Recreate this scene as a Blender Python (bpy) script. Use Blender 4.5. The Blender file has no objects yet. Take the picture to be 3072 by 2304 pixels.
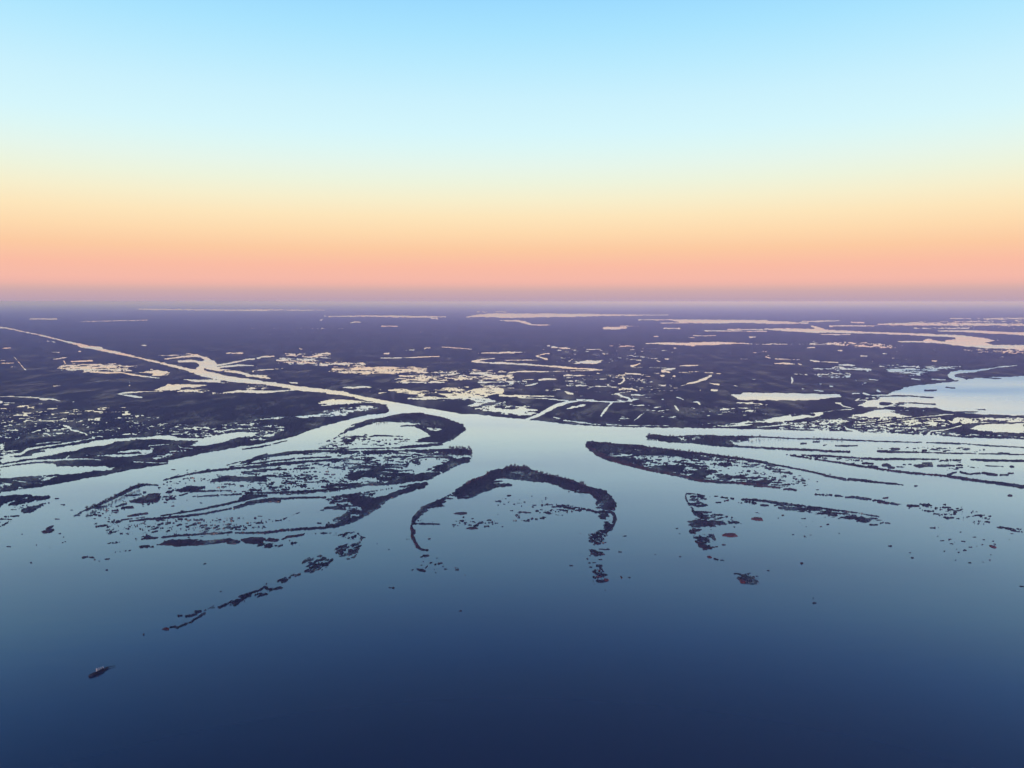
import bpy, math, random
import numpy as np

# ------------------------------------------------------------------ camera
F_PX, H_CAM, PITCH = 2320.0, 500.0, math.atan(248.0 / 2320.0)
CP, SP = math.cos(PITCH), math.sin(PITCH)
sc = bpy.context.scene
cam_d = bpy.data.cameras.new("camera")
cam = bpy.data.objects.new("camera", cam_d)
sc.collection.objects.link(cam)
cam.location = (0, 0, H_CAM)
cam.rotation_euler = (math.pi / 2 - PITCH, 0, 0)
cam_d.sensor_width = 36.0
cam_d.lens = 36.0 * F_PX / 3072.0
cam_d.clip_start = 1.0
cam_d.clip_end = 3.0e6
sc.camera = cam

# ------------------------------------------------------------------ world: clear dusk sky, one colour per elevation
SUN_EL, SUN_AZ = 5.0, 200.0        # the sun is low behind the camera
world = bpy.data.worlds.new("World")
sc.world = world
world.use_nodes = True
nt = world.node_tree
nt.nodes.clear()
wo = nt.nodes.new("ShaderNodeOutputWorld")
bg = nt.nodes.new("ShaderNodeBackground")
tc = nt.nodes.new("ShaderNodeTexCoord")
sx = nt.nodes.new("ShaderNodeSeparateXYZ")
asn = nt.nodes.new("ShaderNodeMath"); asn.operation = 'ARCSINE'
mr = nt.nodes.new("ShaderNodeMapRange")
mr.inputs[1].default_value = 0.0
mr.inputs[2].default_value = math.radians(60)
ramp = nt.nodes.new("ShaderNodeValToRGB")
nt.links.new(tc.outputs['Generated'], sx.inputs[0])
nt.links.new(sx.outputs[2], asn.inputs[0])
nt.links.new(asn.outputs[0], mr.inputs[0])
nt.links.new(mr.outputs[0], ramp.inputs[0])
nt.links.new(ramp.outputs[0], bg.inputs[0])
nt.links.new(bg.outputs[0], wo.inputs[0])
bg.inputs[1].default_value = 1.0


def s2l(c):
    return tuple(((v / 255) / 12.92 if v <= 10.3 else ((v / 255 + 0.055) / 1.055) ** 2.4) for v in c)


# elevation (deg) -> colour seen in the dusk sky
SKY = []
for ys, c in [(904, (184, 160, 178)), (888, (196, 165, 176)), (874, (206, 170, 173)), (862, (222, 177, 170)),
              (852, (238, 181, 170)), (838, (245, 185, 169)), (800, (250, 188, 164)), (750, (252, 202, 162)),
              (700, (254, 218, 174)), (650, (253, 230, 188)), (600, (247, 239, 205)), (550, (238, 244, 221)),
              (500, (230, 246, 235)), (450, (221, 247, 245)), (400, (213, 246, 252)), (300, (202, 241, 254)),
              (200, (186, 235, 255)), (100, (170, 228, 255)), (0, (156, 219, 255))]:
    e = math.degrees(math.atan((1152 - ys) / F_PX)) - math.degrees(PITCH)
    SKY.append((max(e, 0.0), s2l(c)))
SKY += [(23.0, (.165, .49, 1.02)), (27.0, (.088, .31, .72)), (31.0, (.045, .17, .41)),
        (36.0, (.030, .10, .27)), (60.0, (.03, .07, .24))]
cr = ramp.color_ramp
cr.interpolation = 'LINEAR'
while len(cr.elements) < len(SKY):
    cr.elements.new(0.5)
for el, (e, c) in zip(cr.elements, SKY):
    el.position = e / 60.0
for el, (e, c) in zip(cr.elements, SKY):
    el.color = (*c, 1)

sun_d = bpy.data.lights.new("sun", 'SUN')
sun = bpy.data.objects.new("sun", sun_d)
sc.collection.objects.link(sun)
sun_d.energy = 1.9
sun_d.angle = math.radians(0.5)
sun_d.color = (1.0, 0.55, 0.48)
sun.rotation_euler = (math.radians(90 - SUN_EL), 0, math.radians(180 - SUN_AZ))
sun.location = (0, -50, 600)

sc.view_settings.view_transform = 'Standard'
sc.view_settings.look = 'None'
sc.view_settings.exposure = 0.0
sc.view_settings.gamma = 1.0
sc.render.engine = 'CYCLES'
sc.cycles.use_denoising = True
sc.cycles.volume_bounces = 2
sc.cycles.max_bounces = 6
sc.cycles.volume_step_rate = 1.0

rng = np.random.default_rng(7)
random.seed(7)

# ------------------------------------------------------------------ helpers


def tag(o, label=None, cat=None, group=None, kind=None):
    if label: o['label'] = label
    if cat: o['category'] = cat
    if group: o['group'] = group
    if kind: o['kind'] = kind
    return o


def ground(px, py):
    """where the sight line through a pixel of the photograph meets the water level"""
    a = (np.asarray(px, float) - 1536) / F_PX
    b = (np.asarray(py, float) - 1152) / F_PX
    dz = -SP - b * CP
    dy = CP - b * SP
    t = H_CAM / -dz
    return a * t, dy * t


def new_mat(name):
    m = bpy.data.materials.new(name)
    m.use_nodes = True
    m.node_tree.nodes.clear()
    return m, m.node_tree.nodes, m.node_tree.links


def mesh_obj(name, verts, faces, mat, parent=None):
    me = bpy.data.meshes.new(name)
    me.from_pydata([tuple(v) for v in verts], [], faces)
    me.materials.append(mat)
    o = bpy.data.objects.new(name, me)
    sc.collection.objects.link(o)
    if parent: o.parent = parent
    return o


# ------------------------------------------------------------------ materials
def water_material():
    m, N, L = new_mat("river_water")
    out = N.new("ShaderNodeOutputMaterial")
    fr = N.new("ShaderNodeFresnel"); fr.inputs['IOR'].default_value = 1.33
    pw = N.new("ShaderNodeMath"); pw.operation = 'POWER'; pw.inputs[1].default_value = 1.4
    mul = N.new("ShaderNodeMath"); mul.operation = 'MULTIPLY'; mul.use_clamp = True
    mul.inputs[1].default_value = 3.4
    dif = N.new("ShaderNodeBsdfDiffuse"); dif.inputs[0].default_value = (.004, .022, .050, 1)
    gl = N.new("ShaderNodeBsdfGlossy")
    geo = N.new("ShaderNodeNewGeometry")
    mp = N.new("ShaderNodeMapping"); mp.inputs['Scale'].default_value = (1 / 1500, 1 / 500, 1)
    nz = N.new("ShaderNodeTexNoise"); nz.inputs['Scale'].default_value = 1; nz.inputs['Detail'].default_value = 6
    rr = N.new("ShaderNodeMapRange"); rr.inputs[1].default_value = .35; rr.inputs[2].default_value = .65
    rr.inputs[3].default_value = .09; rr.inputs[4].default_value = .22
    L.new(geo.outputs['Position'], mp.inputs[0]); L.new(mp.outputs[0], nz.inputs[0])
    L.new(nz.outputs[0], rr.inputs[0])
    ds = N.new("ShaderNodeVectorMath"); ds.operation = 'DISTANCE'
    bxy = ground(3300, 1165); ds.inputs[1].default_value = (float(bxy[0]), float(bxy[1]), 0)
    L.new(geo.outputs['Position'], ds.inputs[0])
    bm = N.new("ShaderNodeMapRange"); bm.interpolation_type = 'SMOOTHSTEP'
    bm.inputs[1].default_value = 2300; bm.inputs[2].default_value = 900
    bm.inputs[3].default_value = 0; bm.inputs[4].default_value = .17
    L.new(ds.outputs['Value'], bm.inputs[0])
    ad = N.new("ShaderNodeMath"); ad.operation = 'ADD'
    L.new(rr.outputs[0], ad.inputs[0]); L.new(bm.outputs[0], ad.inputs[1])
    L.new(ad.outputs[0], gl.inputs['Roughness'])
    n2 = N.new("ShaderNodeTexNoise"); n2.inputs['Scale'].default_value = 1; n2.inputs['Detail'].default_value = 5
    m2 = N.new("ShaderNodeMapping"); m2.inputs['Scale'].default_value = (1 / 60, 1 / 24, 1)
    bp = N.new("ShaderNodeBump"); bp.inputs['Strength'].default_value = 1; bp.inputs['Distance'].default_value = .16
    L.new(geo.outputs['Position'], m2.inputs[0]); L.new(m2.outputs[0], n2.inputs[0]); L.new(n2.outputs[0], bp.inputs['Height'])
    L.new(bp.outputs[0], gl.inputs['Normal'])
    gl.inputs[0].default_value = (.84, .885, .99, 1)
    mx = N.new("ShaderNodeMixShader")
    L.new(fr.outputs[0], pw.inputs[0]); L.new(pw.outputs[0], mul.inputs[0]); L.new(mul.outputs[0], mx.inputs[0])
    L.new(dif.outputs[0], mx.inputs[1]); L.new(gl.outputs[0], mx.inputs[2])
    L.new(mx.outputs[0], out.inputs[0])
    return m


def land_material():
    m, N, L = new_mat("marsh_vegetation")
    out = N.new("ShaderNodeOutputMaterial")
    b = N.new("ShaderNodeBsdfPrincipled")
    b.inputs['Roughness'].default_value = .95
    b.inputs['Specular IOR Level'].default_value = .1
    geo = N.new("ShaderNodeNewGeometry")
    def noise(scale, detail):
        mp = N.new("ShaderNodeMapping"); mp.inputs['Scale'].default_value = (scale,) * 3
        n = N.new("ShaderNodeTexNoise"); n.inputs['Scale'].default_value = 1; n.inputs['Detail'].default_value = detail
        L.new(geo.outputs['Position'], mp.inputs[0]); L.new(mp.outputs[0], n.inputs[0])
        return n
    n1, n2 = noise(1 / 700, 7), noise(1 / 22, 4)
    r1 = N.new("ShaderNodeValToRGB")
    e = r1.color_ramp.elements
    e[0].position = .32; e[0].color = (.007, .014, .020, 1)
    e[1].position = .68; e[1].color = (.036, .020, .028, 1)
    k = e.new(.5); k.color = (.015, .015, .022, 1)
    L.new(n1.outputs[0], r1.inputs[0])
    mul = N.new("ShaderNodeMix"); mul.data_type = 'RGBA'; mul.blend_type = 'MULTIPLY'; mul.inputs[0].default_value = 1
    mm = N.new("ShaderNodeMapRange"); mm.inputs[1].default_value = .3; mm.inputs[2].default_value = .7
    mm.inputs[3].default_value = .55; mm.inputs[4].default_value = 1.45
    L.new(n2.outputs[0], mm.inputs[0])
    L.new(r1.outputs[0], mul.inputs[6]); L.new(mm.outputs[0], mul.inputs[7])
    at = N.new("ShaderNodeAttribute"); at.attribute_name = 'rust'
    mx = N.new("ShaderNodeMix"); mx.data_type = 'RGBA'
    L.new(at.outputs['Fac'], mx.inputs[0]); L.new(mul.outputs[2], mx.inputs[6])
    mx.inputs[7].default_value = (.12, .036, .028, 1)
    L.new(mx.outputs[2], b.inputs['Base Color'])
    # flooded patches: thin sheets of standing water between the stems
    mp = N.new("ShaderNodeMapping"); mp.inputs['Scale'].default_value = (1 / 120, 1 / 280, 1 / 120)
    wn = N.new("ShaderNodeTexNoise"); wn.inputs['Scale'].default_value = 1; wn.inputs['Detail'].default_value = 9
    wn.inputs['Roughness'].default_value = .68
    L.new(geo.outputs['Position'], mp.inputs[0]); L.new(mp.outputs[0], wn.inputs[0])
    wr = N.new("ShaderNodeMapRange"); wr.inputs[1].default_value = .50; wr.inputs[2].default_value = .72
    wr.inputs[3].default_value = 0; wr.inputs[4].default_value = .26
    L.new(wn.outputs[0], wr.inputs[0])
    fr = N.new("ShaderNodeFresnel"); fr.inputs['IOR'].default_value = 1.33
    sep = N.new("ShaderNodeSeparateXYZ"); L.new(geo.outputs['Position'], sep.inputs[0])
    lowm = N.new("ShaderNodeMapRange"); lowm.inputs[1].default_value = 2.6; lowm.inputs[2].default_value = 1.2
    L.new(sep.outputs[2], lowm.inputs[0])
    m1 = N.new("ShaderNodeMath"); m1.operation = 'MULTIPLY'; L.new(wr.outputs[0], m1.inputs[0]); L.new(lowm.outputs[0], m1.inputs[1])
    gl = N.new("ShaderNodeBsdfGlossy"); gl.inputs['Roughness'].default_value = .2; gl.inputs[0].default_value = (.8, .8, .82, 1)
    ms = N.new("ShaderNodeMixShader")
    L.new(m1.outputs[0], ms.inputs[0]); L.new(b.outputs[0], ms.inputs[1]); L.new(gl.outputs[0], ms.inputs[2])
    L.new(ms.outputs[0], out.inputs[0])
    return m


def plain(name, col, rough=.85, var=.3, scale=.5):
    m, N, L = new_mat(name)
    out = N.new("ShaderNodeOutputMaterial"); b = N.new("ShaderNodeBsdfPrincipled")
    b.inputs['Roughness'].default_value = rough
    b.inputs['Specular IOR Level'].default_value = .2
    n = N.new("ShaderNodeTexNoise"); n.inputs['Scale'].default_value = scale
    t = N.new("ShaderNodeTexCoord"); L.new(t.outputs['Object'], n.inputs[0])
    mx = N.new("ShaderNodeMix"); mx.data_type = 'RGBA'
    mx.inputs[6].default_value = (*[c * (1 - var) for c in col], 1)
    mx.inputs[7].default_value = (*[c * (1 + var) for c in col], 1)
    L.new(n.outputs[0], mx.inputs[0]); L.new(mx.outputs[2], b.inputs['Base Color']); L.new(b.outputs[0], out.inputs[0])
    return m


M_WATER, M_LAND = water_material(), land_material()

# ------------------------------------------------------------------ water and the land beyond the horizon
FAR = 600000.0
water = mesh_obj("water", [(-FAR, -3000, 0), (FAR, -3000, 0), (FAR, 20000, 0), (-FAR, 20000, 0), (FAR, FAR, 0), (-FAR, FAR, 0)],
                 [(0, 1, 2, 3), (3, 2, 4, 5)], M_WATER)
tag(water, "still blue river and bay water flooding the delta", "water", kind="structure")

# ------------------------------------------------------------------ the delta: fields on a ground grid
VIEW = {'A': (0, 860), 'B': (740, 860), 'C': (1500, 860), 'D': (2272, 860),
        'E': (0, 1240), 'F': (740, 1240), 'G': (1500, 1240), 'K': (2272, 1240)}
ZS = 800 / 2212.0


def pts(s):
    out, v = [], None
    for t in s.split():
        if t[0].isalpha():
            v = t[0]; t = t[1:]
        x, y = map(float, t.split(','))
        if v != 'S':
            x, y = VIEW[v][0] + x * ZS, VIEW[v][1] + y * ZS
        out.append((x, y))
    return np.array(out)


DX, DY = 2.0, 1.5
X0, X1, Y0, Y1 = -900.0, 3972.0, 911.0, 1960.0
gx = np.arange(X0, X1 + .1, DX, dtype=np.float32)
gy = np.arange(Y0, Y1 + .1, DY, dtype=np.float32)
NX, NY = len(gx), len(gy)
GX, GY = np.meshgrid(gx, gy)


def vnoise(x, y, seed):
    r = np.random.default_rng(seed).random(65536).astype(np.float32)
    xi = np.floor(x).astype(np.int64); yi = np.floor(y).astype(np.int64)
    fx = (x - xi).astype(np.float32); fy = (y - yi).astype(np.float32)
    fx = fx * fx * (3 - 2 * fx); fy = fy * fy * (3 - 2 * fy)
    def h(i, j):
        return r[((i * 73856093) ^ (j * 19349663) ^ (i * j * 83492)) & 65535]
    a, b, c, d = h(xi, yi), h(xi + 1, yi), h(xi, yi + 1), h(xi + 1, yi + 1)
    return (a * (1 - fx) + b * fx) * (1 - fy) + (c * (1 - fx) + d * fx) * fy


def fbm(x, y, seed, octv, gain=.55):
    t, a, s2 = 0, 1.0, 0
    for o in range(octv):
        t = t + a * (vnoise(x * 2.03 ** o + 17.3 * o, y * 2.03 ** o + 9.1 * o, seed + o) - .5)
        s2 += a * a
        a *= gain
    return t / math.sqrt(s2) / .21       # ~ unit variance


YH = 862.0
SC = ((GY - YH) / 400.0) ** .75
NXC = (GX - 1536) / (40 * SC)
NYC = (400 ** .75 / 3.7) * ((GY - YH) ** .25 / .25)
Z = fbm(NXC, NYC, 11, 5, .68)
ZF = fbm((GX - 1536) / (15 * SC), (400 ** .75 / 1.9) * ((GY - YH) ** .25 / .25), 23, 4, .75)
KF = np.clip((GY - 1200) / 90, .4, .78)
Z = (Z * (1 - KF) + ZF * KF) / np.sqrt((1 - KF) ** 2 + KF ** 2)
ZN = fbm((GX - 1536) / (9 * SC), (GY + .22 * np.abs(GX - 1536)) / (1.5 * SC), 29, 3, .8)
KN = np.clip((GY - 1550) / 60, 0, .8)
Z = (Z * (1 - KN) + ZN * KN) / np.sqrt((1 - KN) ** 2 + KN ** 2)
U = .5 * (1 + np.tanh(Z * .85))
U = np.clip(U, .004, .996).astype(np.float32)
wx = fbm(NXC * 2.2, NYC * 1.0, 41, 4, .6) * np.minimum(SC, 1.2) * 2.6
wy = fbm(NXC * 2.2, NYC * 1.0, 61, 4, .6) * np.minimum(SC, 1.2) * .6
WX, WY = (GX + wx).astype(np.float32), (GY + wy).astype(np.float32)
LX, LY = (GX + wx * .22).astype(np.float32), (GY + wy * .4).astype(np.float32)

P = np.zeros_like(GX); V = np.zeros_like(GX); R = np.zeros_like(GX)
ID = np.full(GX.shape, -1, np.int16)
IDS = []


def window(p, pad):
    i0 = max(0, int((p[:, 0].min() - pad - X0) / DX)); i1 = min(NX, int((p[:, 0].max() + pad - X0) / DX) + 2)
    j0 = max(0, int((p[:, 1].min() - pad - Y0) / DY)); j1 = min(NY, int((p[:, 1].max() + pad - Y0) / DY) + 2)
    return slice(j0, max(j1, j0)), slice(i0, max(i1, i0))


def seg_d2(x, y, ax, ay, bx, by):
    ux, uy = bx - ax, by - ay
    l2 = ux * ux + uy * uy + 1e-9
    t = np.clip(((x - ax) * ux + (y - ay) * uy) / l2, 0, 1)
    return (x - ax - t * ux) ** 2 + (y - ay - t * uy) ** 2, t


def apply(w, cov, ident, p, v, r):
    P[w] = P[w] * (1 - cov) + p * cov
    if p > .03:
        V[w] = V[w] * (1 - cov) + v * cov
        R[w] = R[w] * (1 - cov) + r * cov
        if ident not in IDS: IDS.append(ident)
        s = ID[w]; s[cov > .3] = IDS.index(ident); ID[w] = s


def poly(ident, p, v, r, s, feather=None):
    q = pts(s)
    if feather is None:
        feather = 1.3 if (p < .16 or p > .84) else 7.0
    w = window(q, 16)
    x, y = WX[w], WY[w]
    if x.size == 0: return
    d2 = np.full(x.shape, 1e9, np.float32); inside = np.zeros(x.shape, bool)
    n = len(q)
    for i in range(n):
        ax, ay = q[i]; bx, by = q[(i + 1) % n]
        d, _ = seg_d2(x, y, ax, ay, bx, by)
        np.minimum(d2, d, out=d2)
        if ay != by:
            inside ^= ((ay > y) != (by > y)) & (x < (bx - ax) * (y - ay) / (by - ay) + ax)
    sd = np.sqrt(d2) * np.where(inside, 1, -1)
    apply(w, np.clip(.5 + sd / feather, 0, 1), ident, p, v, r)


def line(ident, p, v, r, wd, s):
    q = pts(s)
    wd = [wd] if not isinstance(wd, (list, tuple)) else list(wd)
    ws = np.interp(np.linspace(0, 1, len(q)), np.linspace(0, 1, len(wd)), wd) * ZS * .5
    w = window(q, 16 + max(ws))
    x, y = LX[w], LY[w]
    if x.size == 0: return
    best = np.full(x.shape, -1e9, np.float32)
    for i in range(max(1, len(q) - 1)):
        j = min(i + 1, len(q) - 1)
        d2, t = seg_d2(x, y, *q[i], *q[j])
        best = np.maximum(best, ws[i] * (1 - t) + ws[j] * t - np.sqrt(d2))
    apply(w, np.clip(.5 + best / 1.3, 0, 1), ident, p, v, r)


def pl(ident, spec, v=2.0, r=0.0, patches_first=False):
    """many shapes at once: 'p;pts' is an area, 'p;w,w;pts' a strip; p is the share that is land"""
    rows = spec.strip().split('\n')
    if patches_first:                                   # broad half-flooded patches go under the creeks and ponds
        rows.sort(key=lambda a: not (a.count(';') == 1 and .12 < float(a.split(';')[0]) < .96))
    for row in rows:
        f = [a.strip() for a in row.split(';')]
        if len(f) < 2 or not f[0]: continue
        vv, rr = v, r
        while f[0][0] in 'vr':                          # optional leading v6 / r.5
            if f[0][0] == 'v': vv = float(f[0][1:])
            else: rr = float(f[0][1:])
            f = f[1:]
        p = float(f[0])
        if len(f) == 2: poly(ident, p, vv, rr, f[1])
        else: line(ident, p, vv, rr, [float(a) for a in f[1].split(',')], f[2])


# --- marsh plain north of the river
pl('north', '''
.984;S-900,800 3972,800 3972,1330 D2212,1268 1700,1250 1450,1230 1200,1218 870,1202 300,1190 0,1180 C1700,1172 1300,1168 1000,1162 800,1155 630,1145 500,1135 400,1120 220,1102 0,1080 B1950,1062 1800,1050 1650,1020 1500,990 1350,960 1200,935 1040,915 900,890 810,870 560,838 430,825 200,790 0,762 A1640,690 1560,675 1400,640 1200,595 1000,545 860,515 850,500 740,490 600,460 370,405 200,372 75,343 10,335 S-900,820
''')
pl('north', '''
v2.6;1;14,20,26,28,30,34,30,16;B850,880 1000,905 1200,940 1350,965 1500,992 1650,1012 1800,1042 2000,1052
0;8,8;A250,267 470,268
0;5,7,5;A670,290 900,284 1220,278
0;8,9,8;A1150,187 2212,197
0;8,7,5;B0,192 400,195 650,195
.3;6;A1130,485 1210,488
0;5,10,14,12,4;B640,247 1000,243 1200,246 1500,250 1650,250
0;9;B1530,264 1585,266
0;8;B610,278 630,270
0;6,10,6;B860,300 900,293 940,293
0;8,4;B1120,328 1250,328
.75;7;B0,345 900,350
0;6,14,30,38;B1820,251 1900,243 2000,238 2212,240
0;38,34,26,14,4;C0,240 200,240 600,237 900,236 1400,235
0;4;B1900,209 2150,209
0;6,14,22,12,4;C0,280 150,285 215,298 260,316 440,321
0;20,24,14;C865,344 960,346 1045,342
0;7;C1000,328 1150,328
0;5,8,24,24,24;C1150,275 1400,275 1500,284 1800,287 2212,290
0;6;C1330,300 1900,302
0;24,22,8;D0,294 200,298 420,302
0;6,12,4;D370,288 530,286 680,282
0;9;C1360,346 1490,345
0;9;C1280,412 1308,412
0;6;C1600,408 1790,405
0;6;C1565,422 1610,422
0;9;C2070,418 2120,418
0;8;C1700,366 2212,370
0;8;C1890,355 2212,356
0;5,18,22,30,16,7;C1210,470 1350,470 1550,475 1750,471 1900,468 2060,472
0;8;C1590,490 1610,490
.35;6;C2060,477 2212,480
.4;6;D0,480 200,475 620,482
.45;16;C430,505 560,515 640,530
0;8;C720,521 835,519
0;6;C1000,493 1115,494
0;15,12,5;C0,549 100,546 205,545
0;5,13;B1920,549 2212,549
0;5,9,5;B1620,500 1740,508 1865,517
0;9;B1475,512 1520,508
0;8;B1350,525 1388,525
0;11;B1142,556 1185,554
0;6,16,16;B570,568 630,557 690,556
0;6,7,9,7;B1110,592 1250,592 1400,586 1600,578
0;8;B435,513 458,514
0;11,8;B250,611 345,611
.30;B380,620 620,630 800,625 1000,638 900,655 640,660 450,645
.22;B690,700 720,660 1000,665 1500,668 1500,712 1250,718 1000,728 800,718
.38;B1200,790 1260,735 1400,718 1600,718 1850,735 1900,770 1700,790 1500,802 1300,800
.6;B1500,700 1900,690 2212,700 2212,840 1950,840 1900,770
0;B775,832 850,827 900,830 960,824 1035,830 1020,838 850,848
0;6,18,14;B340,790 375,797 420,800
0;12,12,6;B1870,620 1950,605 2062,592
0;10,14,16;B1870,620 2000,632 2212,637
0;16,14,16,14,12,4;C0,633 200,645 450,662 650,680 800,688 852,693
0;6;C0,610 330,610
0;7,8,5;C300,575 340,565 408,552
0;7,10,16;C300,575 345,590 388,602
0;B1840,718 1960,710 2000,725 2140,738 2110,762 2040,757 1980,738
0;10,14,8,5;C70,716 180,702 400,705 850,692
0;20;C0,745 35,742
.35;C60,795 180,775 280,768 200,808 80,800
0;8,16,6;C210,822 270,813 315,800
.2;12,18,14;C320,775 380,765 460,768
.6;12;C400,740 800,735
.1;C575,645 740,605 850,625 800,640 700,636
0;18,12,6;C1090,660 1125,650 1160,635
0;5;C1100,668 1300,672 1405,676
0;16,18,14;C1340,695 1400,685 1450,680
0;18,10;C1345,700 1408,708
.1;6,9,6;C1480,712 1560,708 1650,704
0;7,7,9;C1700,710 1780,718 1838,722
0;14,20,18,12,5;C1750,740 1700,765 1620,792 1560,805 1498,826
0;9,14;C1740,800 1815,812
0;18;C1755,857 1800,860
0;8,12,6;C1490,656 1560,655 1640,651
0;6,16,18,8;C980,812 1025,785 1030,765 1015,745
0;8,8,7,12;C930,835 1000,835 1080,850 1135,861
0;6,12,16,16,22;C1085,868 960,887 1000,905 1060,922 1085,945
0;10,18,6;C1060,945 1110,938 1155,934
.35;5;C770,828 1420,828
.3;12;C630,820 722,818
0;10,22,14;C540,868 570,885 605,893
.4;15;C380,860 495,857
.35;14;C1340,740 1450,743
.2;9;C1040,718 1165,722
0;9;C1300,612 1325,622
0;7;C1370,600 1395,601
0;16,18,12,4;C0,902 150,905 300,908 455,908
0;10,10,14;C150,918 400,930 560,946
0;22,26,32,30,26,14;C225,1100 330,1062 400,1020 480,980 560,958 640,950
0;14,12,10,5;C640,945 800,950 900,956 1035,958
0;7,10;C620,933 775,940
0;C545,1015 600,992 700,972 708,985 660,1000 620,1010
0;16,20,16,12;C838,1073 860,1040 895,995 935,958
0;7,7,3;C1115,1112 1165,1066 1225,1030
0;12,18,12;C1450,990 1465,1010 1485,1030
0;8,18,18;C1605,955 1640,960 1655,970
.2;14;C1080,980 1190,984
.35;C955,1095 1010,1076 1070,1095 1000,1104
.3;20;C1340,1083 1455,1084
.75;C1130,1000 1250,980 1420,1015 1350,1040 1200,1025
0;7;C1340,935 1355,936
0;8;C1470,918 1520,935
.75;C1600,1010 2212,1000 2212,1060 1700,1070 1550,1040
0;8;C1920,1010 1945,1010
.15;12,16,14,10,9,7;C450,1083 540,1108 660,1128 800,1140 1100,1152 1400,1154
.5;C1950,945 2212,960 2212,985 2000,975
.3;C0,1005 200,990 330,1015 260,1075 100,1065 0,1055
0;C0,1022 200,1008 310,1020 200,1045 130,1060 0,1040
.5;B1880,1005 1960,950 2100,940 2212,955 2212,1050 2100,1045 1980,1035
.12;B1810,870 1900,840 2130,838 2130,885 2000,905 2040,945 1940,975 1900,1000 1820,992 1900,962 1850,935 1700,920 1760,885
.5;B1340,915 1600,870 1800,900 1850,950 1600,945
0;8,16,8;B1340,930 1480,930 1610,928
.08;10,18,18,12;B1100,885 1200,862 1330,862 1450,880
.4;B1000,868 1200,850 1450,855 1850,835 1750,900 1500,905 1300,885
.4;5;B1600,850 1800,832 1900,825
v2.1;1;14,24,14;B1480,895 1580,900 1640,910
0;C1910,897 1990,893 2020,878 2212,880 D0,880 400,884 690,895 690,915 500,937 320,947 0,941 C2000,940 1950,925
0;8,26,32,24,15,16,20,22;D60,352 250,357 450,366 600,370 900,381 1200,390 1500,405 1650,412
0;10,20,14;D450,328 500,345 560,360
0;6,12,6;D520,396 650,398 770,396
.1;12,10,6;D600,328 700,325 1000,325
0;10;D780,296 885,298
.25;12,18,16,10;D1000,312 1200,308 1500,306 2212,312
.8;D1000,300 1500,285 2212,250 2212,345 1700,335 1100,330
0;6,9,6;D1100,318 1700,316 2212,322
.2;5,7,5;D1500,292 1900,290 2212,288
.1;6;D1850,272 2212,264
0;6,20,22;D1500,366 1800,372 2212,392
.4;10;D1300,345 1750,345
.3;7;D1600,265 2212,262
0;D1600,405 1700,405 1880,425 1950,443 2020,443 1890,462 1950,480 2212,490 2212,518 1920,512 1750,497 1600,482 1480,468 1370,465 1160,460 1160,450 1370,450 1420,430 1500,450 1560,455 1560,442 1660,436
0;S3060,1034 3972,1050 3972,1056 3060,1047
.5;D450,455 900,462 1200,490 1100,512 700,492
.4;8;D400,470 620,470
.6;D1500,520 2212,520 2212,560 1900,550
0;12;D670,530 700,530
0;8;D415,509 475,503
0;9;D440,614 560,626 665,630
0;6;D150,600 350,607
0;9;D70,580 105,593
0;7,13,5;D145,635 220,637 310,643
0;6;D340,641 382,654
0;8,16,8;D680,648 740,650 808,655
.15;8,16;D690,676 940,688
.5;D470,725 780,712 780,752 500,748
.7;D430,670 940,660 940,700 500,700
.45;D1000,655 1300,655 1700,662 1300,735 1120,722
0;12;D1450,616 1482,618
.2;5;D1120,595 1240,606
0;10,22,8;D285,750 290,775 285,800
0;5,9,4;D1275,764 1310,768 1355,773
.3;9,4;D870,810 900,798
.4;14;D300,725 420,730
0;8;D370,847 412,850
0;6,9;D470,858 545,869
0;18;D995,862 1015,872
0;8;D505,805 530,806
0;9;D604,826 622,826
0;8;D930,772 1000,775
.4;8;D1450,770 1560,775
0;8;D860,573 915,575
0;7;D1040,556 1070,556
0;6;C1440,508 1460,508
.3;8;C2100,548 2212,535
.3;6;C1975,598 2140,608
.4;7;C2090,768 2120,768
0;8;C1940,822 1968,826
.6;B300,560 560,545 700,560 700,600 400,640 250,640
.1;8;B50,700 170,688 295,680
.1;14;B90,592 150,580 222,577
.85;C500,720 1400,715 1500,850 1100,960 600,900
.9;C300,480 1100,470 1600,560 1000,640 400,640
''', patches_first=True)
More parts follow.
